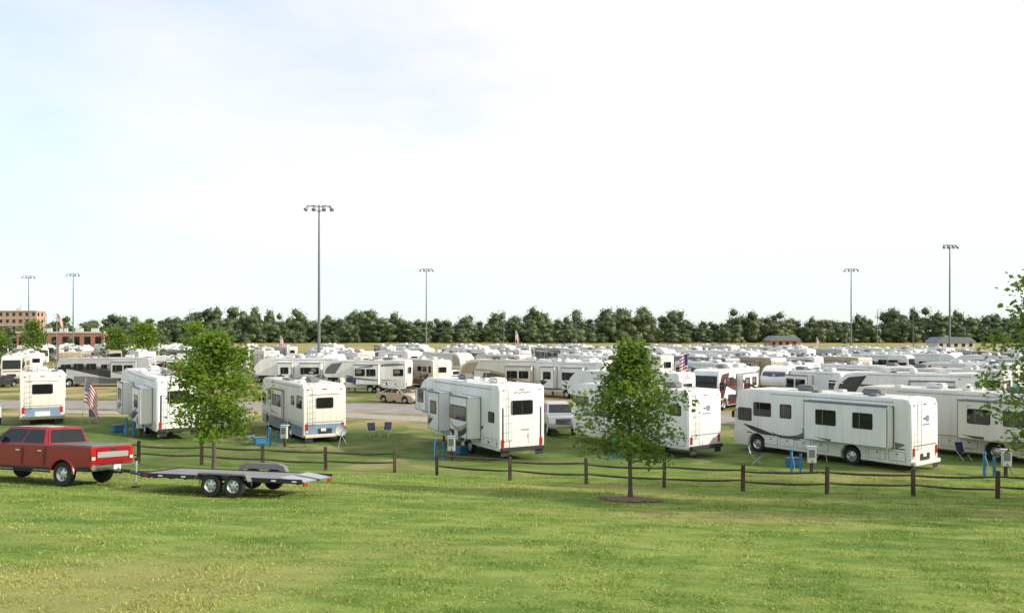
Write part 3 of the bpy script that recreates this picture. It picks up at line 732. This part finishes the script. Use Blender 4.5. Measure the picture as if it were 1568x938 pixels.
tx,ty=hx_-h.x*7.75,hy_-h.y*7.75
o=inst('flatbed_trailer',TR,(tx,ty,0)); tilt(o,tx,ty,h.x,h.y,6.2)
# ---------------------------------------------------------------- fence
def fence(pts):
    g=G(); rf=random.Random(3); P3=[]
    for x,y in pts:
        z=T(x,y); lean=(rf.uniform(-.03,.03),rf.uniform(-.03,.03))
        hh=1.2+rf.uniform(-.05,.05)
        g.box((x+lean[0]/2,y+lean[1]/2,z+hh/2-.1),(.15,.15,hh+.1),FWOOD,.02,Matrix.Rotation(lean[0],4,'Y')@Matrix.Rotation(rf.uniform(-.2,.2),4,'Z'))
        P3.append((x,y,z))
    for a,b_ in zip(P3,P3[1:]):
        for hh in (.45,.92):
            j=[rf.uniform(-.06,.06) for _ in range(2)]
            p=[]
            for t in np.linspace(-.02,1.02,6):
                p.append((a[0]+(b_[0]-a[0])*t,a[1]+(b_[1]-a[1])*t-.03,a[2]+(b_[2]-a[2])*t+hh+j[0]*(1-t)+j[1]*t-.05*math.sin(math.pi*t)+rf.uniform(-.01,.01)))
            g.tube(p,[.03,.045,.05,.05,.045,.03],FWOOD,6)
    return g
fence([(-30.3,45.3),(-26.8,44.8),(-23.4,44.2),(-19.9,43.5),(-16.2,42.6),(-12.8,41.9),(-9.4,41.2),(-5.8,40.3)]).obj('split_rail_fence')
fence([(-3.64,39.6),(-.1,38.4),(3.4,37.4),(6.8,36.5),(10.1,35.7),(13.5,35.0),(17.0,34.6),(20.35,34.2),(23.8,33.8),(27.3,33.5),(30.8,33.2)]).obj('split_rail_fence')
# ---------------------------------------------------------------- trees
def make_tree(name,loc,H,prof,th,tr,nb,lpc,ls,seed,leaf=LEAF,sub=4,spread=1.5):
    rd=np.random.RandomState(seed); g=G()
    tp=[];tr_=[]
    for i in range(13):
        t=i/12; tp.append((.10*math.sin(t*5+seed)*t,.10*math.cos(t*4+seed)*t,t*H*.96)); tr_.append(tr*(1-t)**.8*(1+.5*max(0,.08-t)/.08)+.012)
    tp[0]=(0,0,-.15); g.tube(tp,tr_,BARK,9)
    cen=[]
    def tpos(z):
        t=z/(H*.96); k=min(11,int(t*12)); f=t*12-k; a=Vector(tp[k]);b_=Vector(tp[k+1]); return a*(1-f)+b_*f
    for i in range(nb):
        u=(i+.5)/nb; z=th+(H*.93-th)*u**.9; az=i*2.4+rd.uniform(-.5,.5)
        Rm=prof((z-th)/(H-th))*rd.uniform(.62,1.2)
        rise=Rm*rd.uniform(.35,.8)
        p0=tpos(z); d=Vector((math.cos(az),math.sin(az),0)); pts=[]
        for k in range(6):
            t=k/5; pts.append(p0+d*Rm*t+Vector((0,0,rise*t**1.2 - .3*Rm*t*t))+Vector(tuple(rd.uniform(-.05,.05,3)*t*Rm*.7)))
        r0=max(.012,tr*.38*(1-u*.7)); g.tube(pts,[r0*(1-.85*k/5) for k in range(6)],BARK,5)
        for k in range(sub*2):
            t=rd.uniform(.30,1.05); kk=min(4,int(t*5)); q=pts[kk].lerp(pts[kk+1],min(1,t*5-kk))
            off=Vector(tuple(rd.normal(0,1,3))).normalized()*Rm*rd.uniform(.1,.30)
            e=q+off+Vector((0,0,.05)); 
            if k%2==0: g.tube([q,(q+e)/2+Vector((0,0,.03)),e],[r0*.35,r0*.25,.005],BARK,4)
            cen.append(e)
        cen.append(pts[-1])
    for k in range(7): cen.append(Vector(tp[12])+Vector((rd.uniform(-.1,.1),rd.uniform(-.1,.1),rd.uniform(-.7,.3))))
    C=np.array([tuple(c) for c in cen]); L_=np.repeat(C,lpc,0); sp=ls*spread
    L_=L_+rd.normal(0,1,L_.shape)*np.array([sp,sp,sp*.6])
    n=len(L_)
    nrm=rd.normal(0,1,(n,3)); nrm[:,2]=np.abs(nrm[:,2])+.5; nrm/=np.linalg.norm(nrm,axis=1)[:,None]
    a=np.cross(nrm,rd.normal(0,1,(n,3))); a/=np.linalg.norm(a,axis=1)[:,None]; b_=np.cross(nrm,a)
    s=(ls*rd.uniform(.6,1.25,n))[:,None]
    Q=np.stack([L_-a*s*.6,L_+b_*s*.42-nrm*s*.1,L_+a*s*.6,L_-b_*s*.42-nrm*s*.1],1).reshape(-1,3)
    o=len(g.v); g.v.extend(map(tuple,Q.tolist())); k=g.mi(leaf)
    for i in range(n): g.f.append((o+4*i,o+4*i+1,o+4*i+2,o+4*i+3)); g.m.append(k)
    me=bpy.data.meshes.new(name); me.from_pydata(g.v,[],g.f)
    for m_ in g.mats: me.materials.append(m_)
    me.polygons.foreach_set('material_index',g.m); me.update()
    return inst(name,me,loc)
def prof_mid(t): return np.interp(t,[0,.10,.28,.45,.62,.8,1],[1.1,1.75,1.95,1.5,.9,.45,.15])
def prof_left(t): return np.interp(t,[0,.12,.35,.55,.72,.86,1],[1.0,1.75,2.1,1.75,1.1,.5,.18])
make_tree('young_maple_tree',(4.25,29.3,T(4.25,29.3)),5.9,prof_mid,1.25,.07,42,19,.15,3)
make_tree('young_maple_tree',(-14.6,40,T(-14.6,40)),6.9,prof_left,1.4,.09,42,20,.19,8,leaf=LEAF2)
make_tree('young_oak_tree',(20.6,31.2,T(20.6,31.2)),9.3,lambda t:np.interp(t,[0,.2,.5,.8,1],[1.9,2.3,2.1,1.6,.5]),1.9,.11,40,12,.18,5)
SH=lambda s:(lambda t:np.interp(t,[0,.3,.6,1],[3.*s,4.4*s,3.8*s,1.0*s]))
for x_,y_,h_,s_,sd_ in ((25,23,12.5,.72,6),(41,26.5,17,1.0,9),(52,18,18,1.1,10)):
    make_tree('shade_tree',(x_,y_,T(x_,y_)),h_,SH(s_),4.5,.25,32,10,.42,sd_,sub=4)
for (x,y,hh,sd,ml) in ((-62,138,8.5,11,LEAF2),(-54,140,8.6,12,LEAF2),(-88,150,9.0,13,LEAF),(-71,146,7.5,15,LEAF),(-100,155,9.5,14,LEAF),(-94,148,7,16,LEAF)):
    make_tree('young_park_tree',(x,y,0),hh,lambda t:np.interp(t,[0,.3,.6,1],[1.4,2.1,1.7,.5]),1.6,.12,26,9,.42,sd,leaf=ml,sub=3)
# mulch ring
g=G(); vs=[(0,0,.12)];n=40
for r_ in (.6,1.1):
    for i in range(n):
        a=2*math.pi*i/n; q=r_*(1+.09*math.sin(3*a+1)+.05*math.sin(7*a)); x,y=4.25+q*math.cos(a),29.3+q*math.sin(a)
        vs.append((q*math.cos(a),q*math.sin(a),T(x,y)-T(4.25,29.3)+(.11 if r_<.9 else .03)))
fs=[(0,1+i,1+(i+1)%n) for i in range(n)]+[(1+i,1+n+i,1+n+(i+1)%n,1+(i+1)%n) for i in range(n)]
g.add(vs,fs,MULCH)
for i in range(340):
    a=random.random()*6.28; q=random.random()**.5*1.15; x,y=q*math.cos(a),q*math.sin(a)
    g.box((x,y,T(4.25+x,29.3+y)-T(4.25,29.3)+.04+.10*max(0,1-q)),(.1,.035,.025),MULCH,0,Matrix.Rotation(random.random()*3,4,'Z')@Matrix.Rotation(random.uniform(-.5,.5),4,'X'))
g.obj('mulch_ring',(4.25,29.3,T(4.25,29.3)))
# distant tree line -------------------------------------------------
def ico(sub):
    bm=bmesh.new(); bmesh.ops.create_icosphere(bm,subdivisions=sub,radius=1.); bm.verts.index_update()
    v=np.array([tuple(x.co) for x in bm.verts]); f=np.array([[x.index for x in q.verts] for q in bm.faces]); bm.free(); return v,f
iv,if_=ico(1)
def far_proto(sd):
    rd=np.random.RandomState(sd); VS=[];FS=[];o=0
    lobes=[]
    nl=rd.randint(10,15)
    for k in range(nl):
        zc=rd.uniform(.25,.9); rad=.5*math.sin(math.pi*min(.95,zc*.9+.1))**.6
        a=rd.uniform(0,6.28); q=rd.uniform(.1,1)*rad*.7
        lobes.append((q*math.cos(a),q*math.sin(a),zc,rd.uniform(.09,.18)))
    lobes.append((0,0,.5,.28)); lobes.append((.1,-.2,.22,.24)); lobes.append((-.15,.1,.15,.24))
    for (x,y,z,r) in lobes:
        d=1+rd.uniform(-.25,.25,len(iv)); v=iv*d[:,None]*r*.8*np.array([1,1,.9])+[x,y,z]
        VS.append(v);FS.append(if_+o);o+=len(v)
        nq=int(60*(r/.18)); dr=rd.normal(0,1,(nq,3)); dr/=np.linalg.norm(dr,axis=1)[:,None]
        c=np.array([x,y,z])+dr*r*rd.uniform(.7,1.25,(nq,1)); s=rd.uniform(.018,.05,(nq,1))
        A=rd.normal(0,1,(nq,3));B=rd.normal(0,1,(nq,3));A/=np.linalg.norm(A,axis=1)[:,None];B/=np.linalg.norm(B,axis=1)[:,None]
        q=np.stack([c-A*s,c+B*s,c+A*s],1).reshape(-1,3); VS.append(q);FS.append(np.arange(nq*3).reshape(-1,3)+o);o+=nq*3
    return np.concatenate(VS),np.concatenate(FS)
protos=[far_proto(s) for s in range(9)]
def treeband(name,items):
    VS=[];FS=[];o=0;rd=np.random.RandomState(4)
    for (x,y,h,w) in items:
        v,f=protos[rd.randint(9)]; a=rd.uniform(0,6.28); ca,sa=math.cos(a),math.sin(a)
        q=np.stack([(v[:,0]*ca-v[:,1]*sa)*w+x,(v[:,0]*sa+v[:,1]*ca)*w+y,v[:,2]*h],1)
        VS.append(q);FS.append(f+o);o+=len(q)
    return inst(name,trimesh(name,np.concatenate(VS),np.concatenate(FS),[FARL]),(0,0,0))
it=[];rd=random.Random(12)
x=-420
while x<470:
    x+=rd.uniform(5,8.5)
    hgt=16.6+2.3*math.sin(x*.027)+1.8*math.sin(x*.071+2)+rd.uniform(-2.4,2.4)
    if rd.random()<.08: hgt+=3.5
    w=rd.uniform(13,22)
    it.append((x,500+rd.uniform(-10,10),hgt*rd.uniform(.6,.95),w)); it.append((x+3,530+rd.uniform(-10,10),hgt*1.05,w))
    if rd.random()<.4: it.append((x,478+rd.uniform(-8,8),rd.uniform(5,11),rd.uniform(9,14)))
for x,h_,w in ((-88,23,20),(12,22,20),(102,20,18),(236,23.5,22),(150,19.5,18),(-132,21,18),(60,20,17)): it.append((x,505,h_,w))
for k in range(14): it.append((-235+k*8+rd.uniform(-3,3),345+rd.uniform(-8,8),rd.uniform(5,9.5),rd.uniform(8,11)))
for k in range(7): it.append((-265+k*6.5,388+rd.uniform(-3,3),rd.uniform(8.5,12),rd.uniform(8,11)))
for k in range(5): it.append((-186+k*7,290+rd.uniform(-2,2),rd.uniform(3.5,6.2),rd.uniform(4,6)))
treeband('distant_tree_line',it)
# ---------------------------------------------------------------- buildings
def building(name,x0,x1,y,dp,h,floors,mat,winw=1.3,gap=3.2,flat=True):
    g=G(); g.box(((x0+x1)/2,y+dp/2,h/2),(x1-x0,dp,h),mat)
    fh=h/floors
    for f in range(floors):
        x=x0+gap/2
        while x<x1-1:
            g.box((x,y-.02,f*fh+fh*.55),(winw,.12,fh*.48),GLASS); g.box((x,y-.05,f*fh+fh*.28),(winw+.3,.2,.15),TRIMW); x+=gap
        yv=y+gap/2
        while yv<y+dp-1:
            g.box((x1+.02,yv,f*fh+fh*.55),(.12,winw,fh*.48),GLASS); yv+=gap
        g.box(((x0+x1)/2,y-.06,(f+1)*fh-.12),(x1-x0+.1,.16,.3),TRIMW)
    if flat:
        g.box(((x0+x1)/2,y+dp/2,h+.25),(x1-x0+.8,dp+.8,.5),TRIMW,.05)
        for k in range(5): 
            xx=x0+(k+.6)*(x1-x0)/5.5; g.box((xx,y+4,h+1.),(2,2,1.4),TRIMW); g.cyl((xx+1.5,y+3,h),(xx+1.5,y+3,h+3.5),.12,.12,POLE,5)
    else:
        g.extr([(x0-.6,h),(x1+.6,h),(x1-2,h+2.0),(x0+2,h+2.0)],y-.6,y+dp+.6,SHING)
    g.obj(name)
building('brick_apartment_building',-300,-233,400,8,16.8,5,BRICK1)
building('brick_school_building',-182,-150,300,10,6.4,1,BRICK2,2.2,4)
building('brick_house',114,127,360,9,3.0,1,BRICK2,1.3,3,False)
building('storage_house',172,187,330,9,2.6,1,TRIMW,1.3,3,False)
building('storage_house',275,300,420,9,3.2,1,TRIMW,1.3,3,False)
# ---------------------------------------------------------------- light poles
g=G(); Hh=24.
g.tube([(0,0,0),(0,0,8),(0,0,16),(0,0,Hh)],[.24,.19,.15,.10],POLE,10)
g.cyl((0,0,0),(0,0,.6),.4,.4,TRIMW,12)
g.tube([(-1.45,0,Hh-.25),(-.8,0,Hh-.1),(0,0,Hh-.25),(.8,0,Hh-.1),(1.45,0,Hh-.25)],[.07]*5,POLE,6)
g.cyl((0,0,Hh-1.0),(-.9,0,Hh-.15),.05,.05,POLE,5); g.cyl((0,0,Hh-1.0),(.9,0,Hh-.15),.05,.05,POLE,5)
for x,tx_ in ((-1.45,-.5),(-.55,-.25),(.55,.25),(1.45,.5)):
    g.cyl((x,0,Hh-.2),(x+tx_*.6,-.35,Hh-.75),.12,.29,LAMPM,10); g.cyl((x,0,Hh-.05),(x,0,Hh-.3),.14,.14,LAMPM,8)
FP=g.mesh('floodlight_pole')
for x,y,r_ in ((-26.0,110,.1),(-23.2,221,.3),(91.8,221,-.2),(85.8,160,.3),(-129,240,.1),(-148,250,.2)):
    inst('floodlight_pole',FP,(x,y,0),r_)
g=G(); g.tube([(0,0,0),(0,0,11)],[.14,.09],FWOOD,8); g.box((0,0,10.3),(2.0,.1,.12),FWOOD); 
for s in (-.9,0,.9): g.cyl((s,0,10.35),(s,0,10.6),.05,.05,BOXG,6)
UP=g.mesh('utility_pole')
for x,y in ((-196,400),(-150,395),(-108,405),(-60,400),(30,400),(80,405),(150,400),(196,398)): inst('utility_pole',UP,(x,y,0),random.uniform(-.3,.3))
g=G(); g.tube([(0,0,0),(0,0,12)],[.10,.06],POLE,8); g.tube([(0,0,11.9),(.3,0,12.1),(1.0,0,12.1)],[.05]*3,POLE,6); g.box((1.15,0,12.08),(.5,.2,.1),LAMPM,.03)
SL=g.mesh('street_lamp')
for x,y in ((-2,200),(-75,190),(85,190),(-142,255),(-150,262),(-134,235),(-168,280),(60,215),(18,230),(113,230)): inst('street_lamp',SL,(x,y,0),random.uniform(0,6))
# ---------------------------------------------------------------- flags
def flag(name,loc,ph,fw,fh,rz,lean=0.,droop=.25):
    g=G(); base=Vector((0,0,0)); top=Vector((math.sin(lean)*ph,0,math.cos(lean)*ph))
    g.cyl(base,top,.03,.02,ALU,7); bm=bmesh.new(); bmesh.ops.create_uvsphere(bm,u_segments=8,v_segments=6,radius=.05); g.addbm(bm,GOLD,Matrix.Translation(top)); bm.free()
    nc=16
    def P(i,j):
        u=i/nc;v=j/13; p=top+(base-top).normalized()*(fh*(1-v)+.05)
        return (p.x+u*fw*(1-droop*.5)+.0,.09*math.sin(u*9+v*1.5)*u+.04,p.z-droop*fw*u*u*1.2+.03*math.sin(u*7))
    for i in range(nc):
        for j in range(13):
            mt=FLB if (i<6 and j>=6) else (FLR if j%2==0 else FLW)
            g.add([P(i,j),P(i+1,j),P(i+1,j+1),P(i,j+1)],[(0,1,2,3)],mt)
            if mt is FLB and (i+j)%2==0:
                q=Vector(P(i+.5,j+.5)); g.add([q+Vector((-.035,-.015,0)),q+Vector((0,-.015,-.04)),q+Vector((.035,-.015,0)),q+Vector((0,-.015,.04))],[(0,1,2,3)],FLW)
    g.obj(name,loc,rz)
flag('american_flag',(-28.2,53.4,T(-28.2,53.4)),3.3,1.4,1.5,-.1,.10,.75)
flag('american_flag',(-58,104,0),9.3,1.6,1.0,.2,0,.9)
flag('american_flag',(14.2,66,0),5.2,.75,1.7,2.9,0,.3)
flag('american_flag',(.6,140,0),7.2,1.2,1.6,.3,0,.9)
flag('american_flag',(56,150,0),6.,1.2,1.6,.3,0,.9)
flag('american_flag',(-42,148,0),6.2,1.2,1.4,.3,0,.9)
# ---------------------------------------------------------------- utility pedestals
def pedestal(x,y,rz=0.):
    g=G()
    g.cyl((0,0,0),(0,0,1.1),.07,.07,BLUEP,10); g.cyl((0,0,1.1),(.0,-.14,1.18),.06,.05,BLUEP,8); g.cyl((.45,.05,0),(.45,.05,.95),.07,.07,BLUEP,10); g.cyl((.45,.05,.55),(.45,-.1,.55),.02,.02,ALU,6)
    g.box((.95,.05,.55),(.14,.14,1.1),FWOOD,.01); g.box((.95,-.05,.90),(.42,.18,.75),BOXG,.02); g.box((.95,-.145,1.0),(.28,.02,.38),PGREY,.005); g.box((.95,.05,1.32),(.5,.34,.04),BOXG,.01)
    g.tube([(.95,-.12,.7),(1.15,-.25,.15),(1.5,-.2,.03),(2.2,.4,.03)],[.02]*4,BLACK,6); g.tube([(0,-.12,1.),(.1,-.4,.3),(-.3,-.5,.03),(-1.0,.6,.03)],[.015]*4,BLUEP,6)
    g.obj('hookup_pedestal',(x,y,T(x,y)),rz)
for x,y in ((-24.3,51.5),(-14.7,49.6),(-4.2,44.5),(13.9,40.6),(22.8,39.4),(5.6,45.0),(-36,56)): pedestal(x,y,-.2)
# camp chairs, bins and a satellite tripod beside the rigs
g=G()
for sx_ in (-.28,.28):
    g.tube([(sx_,.25,0),(sx_,-.25,.48)],[.014]*2,ALU,6); g.tube([(sx_,-.25,0),(sx_,.28,.50),(sx_,.42,.95)],[.014]*3,ALU,6); g.box((sx_,-.02,.62),(.05,.5,.03),BLACK,.01)
g.add([(-.27,-.24,.46),(.27,-.24,.46),(.27,.24,.40),(-.27,.24,.40)],[(0,1,2,3)],NAVY); g.add([(-.27,.26,.42),(.27,.26,.42),(.27,.42,.93),(-.27,.42,.93)],[(0,1,2,3)],NAVY)
CH=g.mesh('camp_chair')
for x,y,r_ in ((-9.2,54,.5),(-8.4,54.3,-.3),(-16.4,51.2,2.),(-29.2,57,.6),(12.9,43.0,1.2),(24.6,44.4,.3)): inst('camp_chair',CH,(x,y,T(x,y)),r_)
g=G()
g.box((0,0,.22),(.7,.45,.40),BLUEP,.04); g.box((0,0,.44),(.74,.49,.05),PGREY,.02)
for s in (-1,1): g.box((s*.37,0,.34),(.04,.16,.05),PGREY,.01)
SB=g.mesh('storage_bin')
for x,y,r_ in ((-15.6,50.6,.4),(-2.9,46.6,.9),(14.6,42.4,.2),(-25.6,53.0,1.)): inst('storage_bin',SB,(x,y,T(x,y)),r_)
g=G()
for k in range(3): g.cyl((.45*math.cos(k*2.1),.45*math.sin(k*2.1),0),(0,0,.8),.015,.015,ALU,6)
g.cyl((0,0,.75),(0,0,1.0),.02,.02,ALU,6)
vs=[(0,.05,1.1)]; fs=[]
for q_,dd in ((.2,.03),(.34,-.05)):
    for i in range(16):
        a=i*math.pi/8; vs.append((q_*math.cos(a),dd-.25*q_*math.sin(a),1.1+q_*math.sin(a)))
for i in range(16): fs+= [(0,1+i,1+(i+1)%16),(1+i,17+i,17+(i+1)%16,1+(i+1)%16)]
g.add(vs,fs,BOXG); g.cyl((0,-.02,.82),(0,-.45,1.05),.01,.01,ALU,5); g.box((0,-.45,1.07),(.06,.08,.06),PGREY,.01)
SD=g.mesh('satellite_dish_tripod')
for x,y,r_ in ((-10.2,48.8,.3),(16.9,44.2,.5)): inst('satellite_dish_tripod',SD,(x,y,T(x,y)),r_)
g=G(); 
for s in (-1.6,1.6): g.cyl((s,-1,0),(s,-1,2.2),.03,.03,ALU,6); g.cyl((s,1,0),(s,1,2.5),.03,.03,ALU,6)
g.add([(-1.65,-1.05,2.2),(1.65,-1.05,2.2),(1.65,1.05,2.5),(-1.65,1.05,2.5),(-1.65,-1.05,1.95),(1.65,-1.05,1.95)],[(0,1,2,3),(0,1,5,4)],TEAL)
g.obj('canvas_canopy',(43.5,74.0,0),.2)
# ---------------------------------------------------------------- world, sun, camera
sun_dir=Vector((.955,-.30,0)).normalized(); el=R(25)
S=Vector((sun_dir.x*math.cos(el),sun_dir.y*math.cos(el),math.sin(el)))
w=bpy.data.worlds.new('World'); scn.world=w; w.use_nodes=True; nt=w.node_tree; nt.nodes.clear()
out=N(nt,'ShaderNodeOutputWorld'); sky=N(nt,'ShaderNodeTexSky'); sky.sky_type='NISHITA'; sky.sun_disc=False
sky.sun_elevation=el; sky.sun_rotation=math.atan2(S.x,S.y); sky.dust_density=.6; sky.ozone_density=2.
b1=N(nt,'ShaderNodeBackground'); b1.inputs[1].default_value=.15; nt.links.new(mix(nt,1.,sky.outputs[0],(1.0,1.5,1.6),'MULTIPLY'),b1.inputs[0])
tc=N(nt,'ShaderNodeTexCoord'); mp=N(nt,'ShaderNodeMapping'); mp.inputs['Scale'].default_value=(1.,1.,3.2); mp.inputs['Rotation'].default_value=(0,.25,0); nt.links.new(tc.outputs['Generated'],mp.inputs[0])
nn=noise(nt,mp.outputs[0],1.5,6,.55)
sxyz=N(nt,'ShaderNodeSeparateXYZ'); nt.links.new(tc.outputs['Generated'],sxyz.inputs[0])
fac=math_(nt,'ADD',nn,math_(nt,'MULTIPLY',sxyz.outputs['X'],.30))
cl=ramp(nt,fac,.28,.55,.55,1.)
hz=ramp(nt,sxyz.outputs['Z'],.0,.12,.70,1.)
cl=math_(nt,'MULTIPLY',cl,hz)
b2=N(nt,'ShaderNodeBackground'); b2.inputs[0].default_value=(1,1,1,1); b2.inputs[1].default_value=1.03
ms=N(nt,'ShaderNodeMixShader'); nt.links.new(cl,ms.inputs[0]); nt.links.new(b1.outputs[0],ms.inputs[1]); nt.links.new(b2.outputs[0],ms.inputs[2]); nt.links.new(ms.outputs[0],out.inputs[0])
sl=bpy.data.lights.new('sun','SUN'); sl.energy=4.8; sl.angle=R(.8); sl.color=(1.,.93,.80)
so=bpy.data.objects.new('sun',sl); so.rotation_euler=S.to_track_quat('Z','Y').to_euler(); scn.collection.objects.link(so)
cd=bpy.data.cameras.new('camera'); cd.sensor_width=36; cd.lens=28.7; cd.shift_y=.0242; cd.clip_end=8000; cd.clip_start=.1
co=bpy.data.objects.new('camera',cd); co.location=(0,0,CAMH); co.rotation_euler=(R(90),0,0); scn.collection.objects.link(co); scn.camera=co
scn.view_settings.view_transform='Standard'; scn.view_settings.look='None'; scn.view_settings.exposure=0
print('objects',len(scn.objects))
